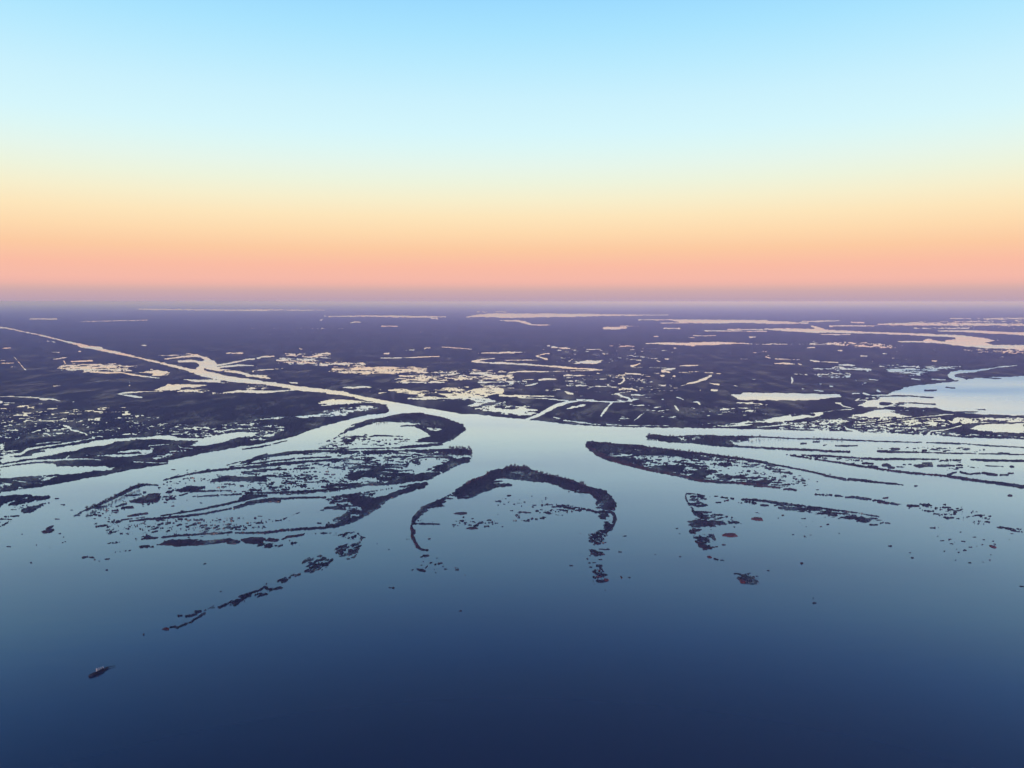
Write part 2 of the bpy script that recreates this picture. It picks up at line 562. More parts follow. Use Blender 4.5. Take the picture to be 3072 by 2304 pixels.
# --- bay on the right edge, its meander and the marsh below it
pl('north', '''
0;D1060,902 1100,882 1150,860 1260,828 1450,806 1600,788 1720,778 1800,757 2212,742 S3120,1132 3972,1150 3972,1300 D2212,1072 1850,1060 1600,1040 1500,1012 1300,1000 1150,992 900,1000 830,985 900,955
0;5,9,13,18,26,34,38,32,22;D2150,655 2000,668 1900,685 1800,700 1680,706 1615,718 1600,738 1640,762 1720,774
.95;7;D1700,745 1850,754 2023,763
.95;5,9,6;D1040,910 1250,906 1460,920
.9;12;D1390,862 1482,862
.8;7;D1565,835 1640,840
.95;9;D1180,962 1300,965 1475,974
.95;D1000,968 1060,960 1120,965 1125,985 1040,985
.8;D1150,960 1210,960 1250,970 1180,995 1135,1000
.9;D1100,1025 1250,1000 1400,1003 1500,1005 1460,1015 1500,1045 1470,1050 1420,1035 1300,1040
.9;12;D1150,1060 1300,1055 1500,1060
.9;6;D1520,1035 1700,1040 1830,1038
.7;7;D1800,1018 1890,1020
.5;D740,1080 1000,1020 1100,1020 1250,1080 1500,1075 1700,1140 1450,1200 1400,1222 870,1205 780,1150 850,1100
0;D960,1032 1060,1020 1150,1050 1290,1075 1050,1082 760,1077
.92;26,22,24;D830,1150 1000,1132 1200,1102 1400,1078 1500,1066
0;9;D830,1147 1000,1130 1200,1101 1400,1076 1560,1062 1650,1056
.95;14,14,6,6;D1650,1068 1850,1068 2100,1082 2212,1086
.12;D1620,1085 2212,1090 2212,1125 1950,1128 1680,1145 1620,1120
.35;16;D1880,1112 2212,1120
0;C1750,1163 1900,1138 2060,1112 2212,1098 D200,1072 400,1050 560,1040 540,1060 470,1080 300,1110 100,1130 0,1142 C2000,1155
.97;16;D290,1068 400,1058 470,1063
.95;14;D0,1150 200,1130 400,1112 500,1085 640,1050 780,1028
0;11;D0,1167 200,1148 400,1128 500,1113
.5;7,9,8;C1850,1150 2000,1140 2212,1128
.8;8,7;C1420,1160 1600,1150 1900,1120 2212,1108
.45;D150,1182 250,1135 600,1100 760,1100 700,1195 300,1190
0;8,18,16,14;D720,1160 745,1180 800,1190 850,1205
.97;26,34,30;D1380,1222 1460,1192 1560,1172 1680,1140
v2.1;.97;D1600,1150 1750,1140 1800,1190 1900,1210 2212,1218 2212,1240 1900,1230 1700,1222 1540,1200
v2.1;.97;12,18;D1650,1155 1900,1135 2050,1130
0;D1745,1178 1850,1145 1950,1137 2212,1132 2212,1212 2050,1213 1850,1195
0;16,13,12,8;D1410,1228 1440,1198 1560,1186 1690,1153
.3;D1460,1222 1490,1205 1600,1212 1760,1235 1700,1245
.6;14;D1760,1225 2212,1250
0;16,12;D820,942 900,920 950,903
0;14,10;D880,885 950,905 1080,900
0;8;D790,888 850,884
0;10,14,8,5;D650,965 690,970 710,990 800,1012
0;12,14,10;D840,985 880,975 900,990
0;7;D780,1018 640,1028 560,1040
0;9,12,9;D1000,1003 1080,992 1130,975 1150,962
.85;D870,960 1000,930 1040,910 900,900 830,945
''')
# --- marsh west of the main channel
pl('west', '''
.985;S-900,970 A0,345 75,352 280,395 420,428 640,485 660,500 740,515 900,545 1150,595 1400,660 1560,700 1670,745 1900,790 2212,812 B150,815 300,835 390,858 640,882 820,905 930,930 1050,960 1160,985 1185,1020 1150,1050 1000,1062 900,1085 800,1110 680,1145 550,1180 430,1225 300,1255 150,1290 0,1315 E1800,310 1650,340 1490,372 1400,385 1380,422 1130,462 970,490 760,530 430,590 200,630 0,658 S-400,1520 -900,1580
''')
pl('west', '''
0;6,12,8;A20,512 50,510 85,508
0;5,7,9;A118,583 165,640 210,690
.7;A0,600 120,620 130,670 0,680
.3;8;A390,452 460,458
0;7;A655,537 668,536
.6;6;A340,545 500,545
r0;.24;A460,685 510,650 640,640 930,636 1050,655 1135,656 1120,668 1060,675 1090,700 1000,698 850,700 780,718 720,705 560,707
0;10,12,10;A700,700 850,716 1000,712
0;10,16,12,5;A1000,712 1100,730 1200,745 1320,758
.1;A1100,712 1250,698 1300,688 1350,698 1410,706 1400,735 1250,743 1270,720
0;10;A590,622 680,618 765,612
0;9;A530,615 545,642
.2;5;A435,606 545,588
0;9;A1250,685 1265,686
.2;5;A440,825 520,820 610,811
.3;8;A1075,797 1074,826
0;6,10,16,8,12,18,10;A1350,870 1200,868 1040,882 985,891 1060,903 1130,914 1175,918
0;A1270,862 1330,832 1400,808 1500,806 1620,810 1735,820 1640,830 1500,842 1480,857 1380,862
.3;A1440,852 1560,835 1650,848 1850,868 1950,880 1740,888 1600,882 1520,872
0;8,18,22,22;A1850,880 1960,868 2060,872 2212,873
0;20,18,14;B0,868 200,870 390,858
0;A1480,768 1600,770 1780,770 1850,785 1830,795 1700,795 1600,785
.5;A1800,770 1870,775 1900,790 1860,800 1820,790
.35;A2050,835 2212,832 2212,852 2080,850
.5;B0,830 150,830 220,845 0,855
.3;7;A600,955 630,957
0;4,5,10,16,4;A0,913 110,911 250,918 400,931 450,937 500,950
0;22;A-30,955 10,957
.4;8;A330,935 440,945
.78;A0,955 300,955 560,1020 1000,985 1090,1040 1300,1080 1460,1150 1250,1210 900,1240 400,1245 0,1270
0;6,5,7,8,6;A280,1118 340,1113 400,1115 500,1107 550,1090
0;14,18,12,12,10,8;A530,1155 575,1165 590,1190 650,1200 700,1215 725,1232
0;6;A0,1155 100,1150 65,1138
0;11;A60,1191 145,1190
0;9;A120,1070 180,1065
0;9;A1000,1003 1038,1001
0;10;A230,1003 285,998
0;11;A1020,1062 1080,1055
.5;10;A790,1052 900,1050
0;6;A120,1270 150,1260 165,1248
v2.6;1;A1450,905 2212,890 2212,1085 1800,1110 1500,1120 1300,1040 1250,950
v2.6;1;B0,890 640,895 580,965 650,1005 640,1035 300,1070 0,1100
0;B588,970 640,942 720,935 830,940 990,950 940,960 850,968 700,978
.4;B640,1030 780,1005 990,985 1100,1010 900,1055 700,1080 400,1095 600,1060
.35;12,14,14,9;B0,1122 150,1095 400,1085 720,1045
.1;6;B620,985 850,970 1040,960
0;8;B768,1022 768,1040
v2.1;.97;18,20,16;B1160,1000 1170,1030 1080,1052
.5;B0,1150 250,1140 330,1175 220,1250 100,1285 0,1290
0;B0,1210 90,1212 60,1235 0,1242
v2.1;1;12,14,20,26,28;B1000,1055 850,1095 700,1125 500,1185 420,1215
v3;1;10,10,12,16;B430,1225 300,1258 100,1300 0,1315
v2.1;1;B330,1110 560,1090 750,1095 660,1140 480,1190 400,1170
.6;E1300,70 1700,110 2212,60 2212,150 1900,190 1700,205 1300,175
.4;8,9,12;E760,200 1000,178 1100,168
.4;6,8,10;E1100,168 1400,142 1700,120
0;10;E1100,172 1130,174
0;16,18,20,18,16,14,12,8;E0,365 100,350 175,335 230,300 310,283 420,268 600,238 780,208
0;7;E300,255 400,242 500,235
0;E0,265 50,232 40,280 0,312
.35;E0,300 150,300 150,338 0,350
0;E0,375 60,365 250,350 300,308 420,290 560,270 700,250 870,215 1000,205 1200,195 1330,180 1500,200 1690,207 1720,195 1880,170 1990,150 2140,160 2080,185 1900,215 1870,235 1700,272 1560,272 1640,230 1500,225 1330,217 1100,220 950,235 880,264 700,292 550,322 400,350 280,372 0,420
0;9,11,9;E1860,165 1845,150 1900,135 2010,128
.97;12,18,10;E240,325 300,315 370,312
0;18,18,20,16,12,8;E0,436 150,412 300,392 600,381 720,380 850,386
0;9;E545,375 572,350
0;8,10,9;E1110,401 1200,406 1380,412
.08;E680,352 850,347 960,335 1000,312 1150,300 1240,298 1290,320 1180,350 1050,367 900,360 800,357
.95;10;E960,335 1060,332 1160,325
0;8;E1240,268 1300,262 1450,253
0;9;E1230,272 1270,295
.35;E1225,380 1400,305 1535,308 1440,352 1300,380
0;7;E1480,262 1490,283 1620,295
.25;6;E1620,295 1830,303
0;E0,455 100,433 300,415 430,412 480,437 700,440 860,435 960,455 850,482 780,472 650,500 350,520 120,533 0,548
.2;E0,485 230,480 230,515 0,525
.12;E320,545 345,522 470,520 430,548 360,562
0;7;E110,556 200,568 350,582
.12;E0,572 110,580 80,612 0,622
.75;E0,640 150,600 250,620 150,640
.97;5,6,4;F0,291 130,277 372,216
.97;4,5,6;E2010,298 2100,288 2212,262
.9;E100,330 120,290 200,260 100,270
''', patches_first=True)
# --- water at the head of the side channel, and its spit
pl('north', '''
0;A1610,695 1650,655 1640,628 1700,608 1650,580 1720,586 1790,628 1800,655 1830,682 1760,695 1730,710 1690,708
0;16,14,12,8;A1790,655 1880,640 1960,625 2060,603 2110,600
0;6,12,14,14,12;A1370,600 1450,590 1560,578 1640,572 1700,590
.2;6;A1340,572 1480,568 1560,558 1640,565
0;14,24,20;A1480,620 1560,614 1660,625
.2;6;A1315,572 1370,572
0;12,18,14,6;A1800,672 1900,658 1980,652 2100,655
0;26,22,20,16,14,10;A1780,690 1900,698 2000,715 2080,738 2160,752 2212,757
0;14,12,8;B0,740 90,745 195,762
0;9;B0,655 55,656
0;10;A1880,552 2015,550
.3;B0,712 60,715 170,745 150,752 40,735
0;A1640,695 2212,800 B0,800 150,818 0,775 A1900,740 1700,695
1;14,16,18,12,5;A1700,688 1780,705 1880,730 2000,752 2130,757
.9;8;A1850,697 1980,690 2040,702
''')
# --- lens island behind the river fork
pl('ring', '''
v3;.97;F556,260 650,237 720,205 760,190 830,130 960,75 1050,55 1170,35 1290,8 1440,-4 1520,12 1650,40 1790,92 1812,118 1780,170 1690,225 1600,258 1500,272 1300,288 1260,278 1400,262 1560,252 1620,243 1500,240 1400,235 1430,212 1530,190 1480,150 1380,108 1250,108 1330,96 1450,92 1350,75 1200,68 1080,72 1000,95 900,125 850,145 800,172 730,210 680,228 600,252
v2;.7;F1320,50 1500,85 1620,125 1520,145 1420,90
.5;F1500,120 1640,120 1600,150 1520,145
v2.6;1;14,22,30,30,24,18;F1060,52 1170,38 1290,16 1440,8 1530,28 1660,52
v2;.9;8,10,10,12,10;F880,292 1100,292 1300,286 1500,270 1625,260
v2.1;.95;6,12,14;F865,100 960,75 1040,52
1;F1020,237 1100,215 1210,215 1222,230 1170,246 1060,244
.9;6,12,8,6;F1000,200 1060,185 1180,188 1300,192
.4;F800,192 1000,172 1060,235 900,228 760,275 600,288 640,262 780,230
.3;F600,275 860,275 860,300 600,295
.9;8;F600,290 665,293
.9;6;F780,295 900,295
.15;F560,265 1400,190 1400,262 800,275
''')
# --- big western island
pl('big', '''
.27;F0,672 0,400 150,360 350,325 560,312 750,308 940,318 1100,305 1250,308 1500,298 1750,290 1850,290 1870,320 1850,350 1855,375 1830,400 1740,435 1640,488 1510,545 1300,578 1100,600 900,625 700,655 400,672
.07;E1250,600 1350,565 1500,540 1800,500 2060,470 2060,670 1850,660 1500,690 1300,740 1100,800 900,850 700,850 900,780
v3;.98;5,10,13,14,14,12;E1350,558 1450,530 1620,495 1800,470 1950,455 2212,440
v2.1;1;12,20,24,20,16,22,24;F-40,405 150,360 350,328 560,315 700,313 800,318 930,325
0;F130,392 300,352 450,338 700,345 620,362 400,372 200,395
v2;.95;9;F0,420 200,397 450,372 700,362
.95;12,16,16,14;F0,450 200,430 450,405 700,388
0;8,8,8,9,10,9;F-60,440 200,412 450,387 650,377 850,352 940,322
.9;10;F0,447 200,422 450,398 680,388 880,372
v3;1;F945,322 1000,312 1100,305 1200,310 1180,330 1080,335 1000,342
.8;F1400,318 1850,318 1800,350 1500,338
v2.6;.99;10,12,14,18,30,42,40;F1180,318 1300,312 1450,308 1600,308 1740,308 1820,315 1848,325
.45;F940,345 1330,345 1330,425 1000,425
.97;18,22,24,20,18,16,14;F1700,365 1500,352 1390,372 1340,400 1330,435 1250,440 1050,430
0;F1420,430 1480,392 1560,376 1640,386 1600,430 1500,465 1400,478 1290,462
.95;12;F1380,410 1440,405
v2.6;.98;F1858,362 1850,395 1740,435 1640,488 1510,545 1300,580 1150,592 1160,575 1250,545 1400,508 1540,475 1600,430 1700,392 1800,362
0;8,8,9,9,8,9,10,9,8,6;F1860,352 1700,352 1500,352 1400,366 1340,392 1342,405 1385,420 1340,437 1200,437 950,425
.95;12,14,12;F800,462 950,440 1150,445
.9;10;F530,512 700,482 860,452
1;F815,540 825,515 860,495 960,490 1000,510 950,535 880,555
.85;F900,470 1150,455 1300,475 1200,520 1050,540 960,520
v2.1;.85;F1000,520 1150,490 1400,500 1250,560 1100,555
0;7;F1080,487 1300,487 1620,488
.1;F0,470 300,430 500,450 780,470 800,560 500,640 0,650
.95;14,12,8;F0,490 150,468 330,465
.95;10,16,12;F275,527 330,520 365,515
r.4;.95;9,13,9;F298,577 370,570 445,567
r.3;1;16,20,14;F0,560 100,557 210,548
.95;8,11;F650,507 740,507
.95;9;F380,618 490,615
.95;11;F135,520 235,517
.9;13,9;F390,462 470,455 560,452
.25;F0,560 600,500 640,560 400,640 0,650
v2.1;1;12,12,14,16,16,14,14,12;F-10,666 200,658 400,655 600,642 800,622 900,605 1000,592 1170,585
.95;10,14;F660,607 800,597 960,575
.9;6;E1990,420 2100,392 2212,362
.8;5;E1880,430 2000,400
.97;12,14;E2100,372 2212,340
.95;6;E1900,445 2050,425 2212,410
1;E1725,568 1780,545 1850,525 1900,522 2000,532 2212,520 2212,565 1900,562
.85;10,12;E2010,490 2212,478
v3;1;E1465,642 1550,605 1620,610 1720,605 1700,620 1600,640 1500,652
v3;1;E1350,658 1440,633 1452,650 1380,662
v2.1;r.3;1;E1078,738 1100,715 1160,710 1250,665 1330,663 1325,700 1300,737 1200,742 1150,747
.95;9,14,10;E960,777 1010,760 1045,750
.95;13;E1010,785 1100,775
r.8;.9;8,14,10;E1060,852 1150,840 1225,830
.9;9;E1360,740 1400,743
.9;9;E1370,712 1460,712
.95;5,8,8,6;E1490,682 1600,648 1760,645 1920,640
.95;7,10,9;E1640,690 1800,680 2000,672
.95;E1980,722 2010,680 2212,675 2212,692 2100,712
v2;.97;5,8,11,13,12,12;E1330,850 1500,825 1600,810 1800,770 1950,735 2100,705
v2;1;8,12,13,13,13,11,9;E790,942 1000,912 1200,880 1500,857 1700,832 1850,803 1920,790
.95;5;E850,905 1040,880 1205,862
.8;5;E780,918 805,915
.85;20,22,18;E1940,785 2050,755 2212,725
v3;.97;16,22,20,18;F0,745 100,728 200,728 275,725
.9;14,16,12,14;F0,738 200,712 450,700 660,695
.95;16,12;F-30,685 100,680 170,688
0;9,9,10,10,9,8;F-20,728 130,692 300,680 500,680 700,672 850,655
.12;E900,880 1350,900 1850,935 1800,1000 1200,1010 870,1000
.8;6;F210,895 300,885 340,860
.8;4;F340,860 440,820
''')
# --- tongue island below it
pl('tongue', '''
v2.6;.96;F700,690 860,668 1000,655 1200,620 1400,582 1500,572 1515,588 1480,612 1330,662 1200,705 1120,762 1000,842 900,892 800,925 650,948 640,935 750,905 800,870 860,820 950,775 840,740
.6;F640,700 820,700 900,750 680,752
0;F1080,648 1250,612 1345,603 1330,625 1200,662 1150,688 1060,702 1020,692 1060,670
.35;F900,650 1080,640 1040,690 940,690
0;9,10,10,9,8;F850,655 1000,642 1200,608 1380,582 1500,556
.5;F590,820 640,780 830,735 900,770 820,800 780,790
.6;F640,915 700,890 850,800 980,755 950,840 850,870 700,925
.9;4;F770,802 930,800
v3;1;14,13,12,12,12;F760,935 650,948 500,957 350,967 290,970
v3;r.4;1;12,14,12,8;F300,968 200,985 100,990 0,992
v2;.98;10,12,10;E2212,985 2100,992 1950,993
v2;.98;8,12,12,12,8;E1925,985 1850,997 1700,1000 1480,1015 1338,1030
.8;8;E1125,1043 1210,1038
.6;8;E1160,1045 1320,1032
.9;7;F585,912 620,914
''')
pl('bar', '''
v2;r.35;.97;E1310,1088 1400,1050 1500,1048 1655,1050 1600,1075 1560,1095 1500,1107
v2;r.35;.97;E1570,1097 1640,1060 1800,1048 1900,1043 1960,1050 1900,1070 1750,1082
v2;r.35;.97;E1860,1082 1960,1052 1995,1078 1920,1087
v2;r.45;.97;E1985,1052 2100,1028 2200,1035 2212,1050 2160,1085 2050,1078
v2;r.4;.96;F0,1045 100,1030 160,1035 120,1075 90,1085 0,1060
v2;r.4;.96;F160,1060 190,1035 275,1045 260,1062 200,1065
v2;r.6;.95;8,14,10;F295,1045 330,1028 475,1007
.4;F50,1080 300,1085 290,1110 200,1120 120,1112
.5;F360,1050 430,1070 430,1095 370,1110
.35;6;F470,1000 750,990
.3;F700,1000 900,985 960,1030 950,1060 820,1040
.7;6,8,8;F915,988 955,1025 950,1060
.38;F720,1120 850,1078 960,1062 945,1130 890,1200 730,1172
.5;10,12,8;F840,1085 900,1088 950,1095
r.3;.6;6,8,6;F730,1160 820,1160 900,1158
.36;F450,1222 620,1170 710,1210 700,1250 560,1325 480,1300
.5;9;F470,1225 560,1215 680,1222
r.2;.85;8,11,8;F480,1310 540,1305 600,1298
.36;F220,1400 340,1345 430,1310 470,1350 400,1390 320,1412
.5;9;F360,1352 450,1335
.38;F0,1512 100,1452 200,1440 290,1442 180,1490 60,1530 0,1548
.8;11;F70,1490 170,1460 285,1445
.27;E1700,1630 1900,1560 2100,1470 2212,1410 2212,1500 1950,1600
.9;8;E1980,1525 2130,1475 2200,1450
.9;11;E1620,1645 1665,1643
.5;6;E1760,1618 1850,1600 2000,1575
''')
pl('bar', '''
.38;12;S520,1888 575,1866 615,1838
r.5;.97;10,14,10;S487,1888 496,1887 506,1888
.95;9;S512,1882 528,1880
.95;9,12,9;S556,1849 575,1847 590,1842
.95;12;S586,1834 602,1835
.9;8;S534,1848 545,1847
.8;5;S430,1904 445,1903
.95;12,16,12;E1160,1108 1215,1103 1275,1106
.5;6;E900,1162 1000,1145 1110,1136
r.5;.8;8,10;E685,1198 725,1192 775,1198
.6;5;E780,1215 820,1225
.7;5;E870,1210 910,1207
.6;6;E410,1115 440,1113
.9;5;E250,1240 268,1240
.9;5;E875,1300 890,1300
.5;5;E300,1090 330,1090
.9;7;E1690,1250 1712,1249
.9;6;E455,705 485,707
.6;E895,1085 920,1080 1070,1060 1230,1010 1280,1030 900,1088
.9;7;E1120,1043 1150,1043
.5;E1640,940 1750,935 1850,955 1700,985 1640,975
.12;E1300,880 2212,860 2212,960 1500,980 1250,970
''')
# --- small islands at the left edge and the narrow diagonal levee
pl('edge', '''
v3;.97;E-400,760 0,692 100,680 250,680 260,688 200,697 100,722 0,772 -300,860
v3;.95;E62,768 130,722 250,692 340,688 425,685 380,712 300,725 250,737 150,752 110,762
.4;E90,800 150,765 240,745 220,770 130,800
v3;1;E180,810 200,795 230,775 300,768 375,745 340,778 270,820 210,828
.6;7;E370,748 410,742
.9;10;E-40,945 0,938 65,908
.5;E0,870 90,880 100,890 0,895
.3;9;E30,862 100,855 190,845
''')
pl('levee', '''
v3;1;4,10,14,16,22,26,20,10;E612,855 700,806 800,770 900,722 1000,672 1100,622 1180,592 1252,592
v2;.97;14,6;E1040,682 1150,678
.97;13,8;E790,785 855,772
.9;6;E1250,595 1310,598
.3;E660,850 700,830 860,810 860,835 720,855
.8;6;E715,852 770,850
.8;5;E740,875 790,876
''')
# --- crescent island in the middle
pl('crescent', '''
v3;.985;F1370,905 1370,880 1420,810 1470,770 1560,735 1650,700 1720,655 1800,600 1870,555 1990,510 2010,480 2100,465 G0,468 100,440 200,450 280,480 400,510 520,535 620,565 720,605 800,625 850,628 890,665 930,685 960,770 955,800 900,805 840,795 825,740 780,690 720,662 640,657 560,640 480,600 400,577 260,562 100,542 0,537 F2060,560 2150,558 2000,590 2080,585 2190,588 2182,602 2060,615 1990,645 1950,657 1850,705 1650,712 1620,765 1520,782 1450,825 1400,905
v2.1;1;14,16,16,20,22;F1372,900 1380,870 1425,815 1475,775 1560,742 1650,706 1720,664
v2;.1;G80,492 140,470 215,492 200,506 110,502
.6;G490,602 600,588 700,650 640,660 560,645
.5;G790,735 820,700 850,715 860,775 810,800
.6;F1640,705 1700,670 1850,660 1860,700
0;12,6;F2080,545 2150,548
.8;F1420,860 1470,800 1600,750 1640,765 1500,800 1440,860
v3;.96;4,10,13,14,14;G600,770 700,797 800,818 900,815 945,828
v3;.98;16,22,30,30,22;G925,820 950,850 952,885 935,925 905,960
.85;G820,830 880,825 900,850 870,875 830,872
.75;G720,1008 800,985 860,955 860,910 900,895 940,920 930,960 880,1000 800,1005
.55;G735,1050 750,1015 880,1005 870,1050 860,1070 780,1092 730,1072
r.4;.8;10;G780,1085 830,1078 880,1072
.4;G715,1140 760,1135 860,1165 850,1185 790,1180
r.4;.9;8;G750,1165 860,1170
.35;G740,1260 790,1290 830,1240 870,1330 880,1400 800,1415 760,1360
.95;12;G800,1265 848,1265
r.6;.95;16;G790,1303 825,1302
r1;.95;12;G810,1355 840,1357
.3;9;G660,1160 730,1210
.3;G380,765 480,750 600,768 700,798 740,820 600,800 430,780
.12;G350,770 600,800 560,850 360,830
.04;G0,700 400,640 400,900 0,900
r.6;.9;6;G530,822 560,822
r.8;.9;7;G62,684 80,684
.9;8;F1366,915 1480,917 1600,921
.5;4;F1430,900 1560,905
r.6;v3;.9;20,32,30,10;F1370,935 1372,965 1385,985 1400,975
r.6;v3;.95;14,26,28,24,16;F1368,1000 1380,1035 1400,1075 1412,1105 1440,1125
.8;6;F1440,1130 1505,1136
.4;F1400,880 1500,870 1480,890 1400,900
.85;10,16,8;F1435,1190 1465,1185 1510,1178
.85;8,18,12;F1395,1290 1440,1300 1480,1306
.5;5;F1370,1300 1410,1290
.5;8;F1480,1285 1500,1265
.9;6;F1520,1240 1540,1240
.8;9;F1560,1257 1620,1240
.8;6;F1640,1293 1665,1295
.6;5;F1575,1337 1610,1332
.9;6;F1730,1296 1755,1296
.9;7;F1175,1448 1220,1449
.1;F1760,885 2100,875 2080,935 1900,950 1780,915
.8;7;F2065,728 2110,729
r.5;.9;7;F2165,684 2185,684
r.3;.9;9;F1508,1042 1520,1042
''')
# --- leaf-shaped island on the right
pl('leaf', '''
.30;G712,265 722,238 900,245 1150,265 1400,295 1650,325 1900,362 2212,405 K100,430 250,480 400,560 300,600 180,618 0,608 G2000,585 1800,575 1650,560 1500,530 1350,500 1150,460 1000,415 900,385 800,340 730,290
v3;.97;G714,262 724,236 760,232 1150,268 1500,310 1630,370 1600,385 1450,352 1200,347 1050,337 920,332 902,346 930,385 1000,372 1100,368 1150,390 1210,408 1180,425 1050,415 1000,405 850,362 730,290
.8;G1050,290 1200,280 1500,318 1480,340 1200,330 1060,320
v3.2;1;24,26,20,18,16,14,14;G725,248 900,260 1150,282 1400,310 1650,335 1900,365 2212,408
v2.1;1;14,14,14,12,12,14;K-20,398 180,432 370,468 470,490 560,510
v2.1;1;8,14,22,16;K550,515 650,533 700,542 735,550
v2.1;1;16,16,12,8,4;K745,545 900,560 1080,582 1140,585 1215,598
0;5;K738,535 745,550
v3;r.75;1;24,36,38,32,26,22,18,20,14,13,15;G722,268 800,330 900,372 1000,402 1150,445 1350,488 1500,518 1650,555 1800,570 2000,580 2212,599
v2;r.75;1;14,14,12;K0,602 100,610 188,618
.97;G1290,435 1400,428 1550,440 1520,470 1450,487 1350,482 1230,470
.9;G1385,395 1500,400 1560,412 1700,442 1640,452 1560,432 1450,410
.97;G1610,510 1600,482 1640,465 1780,470 1855,485 1750,500 1700,522 1650,548 1600,532
.97;G1640,372 1720,365 1780,385 1740,396 1650,382
.8;G1560,340 1700,360 1720,372 1600,372
r.3;.9;G1790,532 1850,520 1900,514 2000,513 2080,532 2040,545 1950,538 1830,548
r.4;.95;G2105,570 2150,558 2230,560 2240,578 2180,582
.9;10;G1920,393 1975,397
.12;G1700,430 2000,440 2212,470 2212,545 1850,505
.9;7;G1900,530 2212,535
.9;7;K0,525 70,545
r.4;.97;22,22,10;K0,568 50,568 88,570
.1;K0,470 250,490 420,590 260,570
r.3;.85;12,16;K222,630 270,628 320,640
.8;7;K390,600 420,588
''')
pl('specks', '''
.45;14,16,18,14;K480,670 620,682 800,695 940,712
.95;9;K645,683 690,682
r.4;.95;9;K730,698 790,696
v2;.95;14,18,12;K820,698 860,708 940,714
.5;14;K960,720 1060,735 1210,765
r.4;.95;9;K965,720 1012,722
r.4;.95;10;K1000,740 1090,748
r.7;v2;1;14,16,14;K1243,766 1290,766 1340,769
.9;7;K1255,787 1295,788
r.3;.85;8;K1535,854 1555,856
.85;8;K1595,863 1660,870
.5;8;K1660,872 1740,886
r.4;.95;10,12,8;K1788,907 1830,910 1875,914
.6;6;K1850,882 1905,885
.9;7,14,14;K1985,945 2080,955 2120,965
.6;14;K2100,965 2190,962
.6;10;K2100,968 2195,982
r.4;.95;14;K2085,684 2108,684
.5;7;K2120,692 2212,702
.7;7;K1430,952 1475,951
.85;7;K1300,602 1325,602
.9;6;K1065,909 1100,911
r.5;.9;8;K1040,705 1085,700
.12;K1350,740 1700,770 2000,880 1900,930 1500,860 1350,800
.9;5;K1695,1062 1740,1062
.9;5;K1755,1110 1780,1111
.9;5;K1545,1144 1570,1144
.9;6;K1278,1198 1296,1198
.8;4;K1085,1102 1115,1103
r.8;.95;7;K1915,1216 1932,1216
r.7;.95;8;K360,1243 376,1243
.9;4;K435,1010 448,1010
.5;3;K385,1020 415,1030
.4;4;K455,1534 500,1530
.5;4;K465,1575 490,1576
.6;5;K540,1448 560,1449
.8;6;K0,1410 18,1412
''')
# --- thin levee islands on the right
pl('rod', '''
v3;.97;G1213,190 1240,175 1300,178 1400,190 1650,182 2000,190 2160,192 2000,225 1930,240 1950,260 2040,282 1900,280 1650,256 1400,237 1250,209 1215,205
.5;G1450,200 1650,192 1700,215 1500,225
.6;G1900,225 2000,212 2070,225 1950,245
v2.1;1;7,8,9,10,10,7,6;G2000,190 2212,198 2400,208 2700,214 2950,225 3260,236 3500,240
v2;1;6,14,6,8,6,5;K1400,242 1580,248 1750,255 1950,270 2212,284 2500,300
v3;r.3;1;12,14,16,14,12,14;G2000,275 2150,285 2400,297 2600,305 2720,315 2900,318
v2;r.2;1;20,14,10,8,6,6;K1000,315 1100,320 1300,322 1500,328 1800,334 2212,343
v2;r.3;.95;20,14;K1115,296 1178,297
r.3;.95;11;K362,251 408,252
.95;9;K458,238 515,238
.85;7,12,12;K650,268 740,272 825,271
.2;K1200,288 1500,280 1900,295 1860,315 1400,312
.9;6;K545,268 575,260
r.2;v2;.9;14;K1370,312 1400,308
.9;14;K2000,330 2090,334
''')
pl('wedge', '''
r.2;v3;1;4,8,10,12,16,14,12;K245,343 400,347 550,352 850,372 1000,380 1150,380 1310,382
.85;14,12,6;K1050,378 1300,378 1540,382
.6;10;K1560,390 1690,391
v2;.97;12,14,14;K1770,384 1950,390 2212,395
v2;1;14;K1880,392 2000,394
r.3;v3;1;4,8,10,11,12,12,14,12,12,20,18;K245,344 370,362 520,387 700,412 850,438 1000,460 1200,488 1400,505 1560,520 1700,540 1850,562
v3;1;16,20,24,22;K1850,562 1950,575 2080,590 2300,625
.75;K250,342 480,352 520,388 400,370
r.2;v2;.97;10,16,12;K868,415 910,413 960,417
v2;.9;14,20,10;K860,440 930,440 1000,445
r.2;v2;.98;20,26,16;K1040,430 1075,428 1100,435
r.2;v2;.98;14;K1090,448 1135,452
.95;9,11,8;K1155,446 1185,445 1220,447
r.3;v2;.98;16,30,24,12;K1305,432 1340,437 1400,432 1450,430
v2;.95;14;K1370,412 1440,414
r.3;v2;.97;12,20,12;K1495,435 1550,434 1635,437
r.3;v2;.97;9,13,9;K1650,430 1675,430 1702,431
.9;8;K780,415 805,413
.8;7;K860,393 872,393
.9;8;K1210,425 1230,428
.9;7;K1255,422 1280,423
v2;.9;18,10;K1580,510 1650,490
v2;.95;18,14,18;K1680,488 1760,505 1850,498
v2;r.2;.97;18,20,14;K1870,493 1930,505 1985,510
.9;10;K2015,512 2080,512
r.5;.95;9;K2085,498 2120,497
0;8;K1655,470 1700,520
.2;K1560,458 1850,455 1850,480 1600,480
.8;6;K1890,435 2040,442
r.3;.95;11;K2098,442 2125,443
.3;14;K400,360 850,390
.4;K1500,380 1700,380 1680,400 1500,395
''')
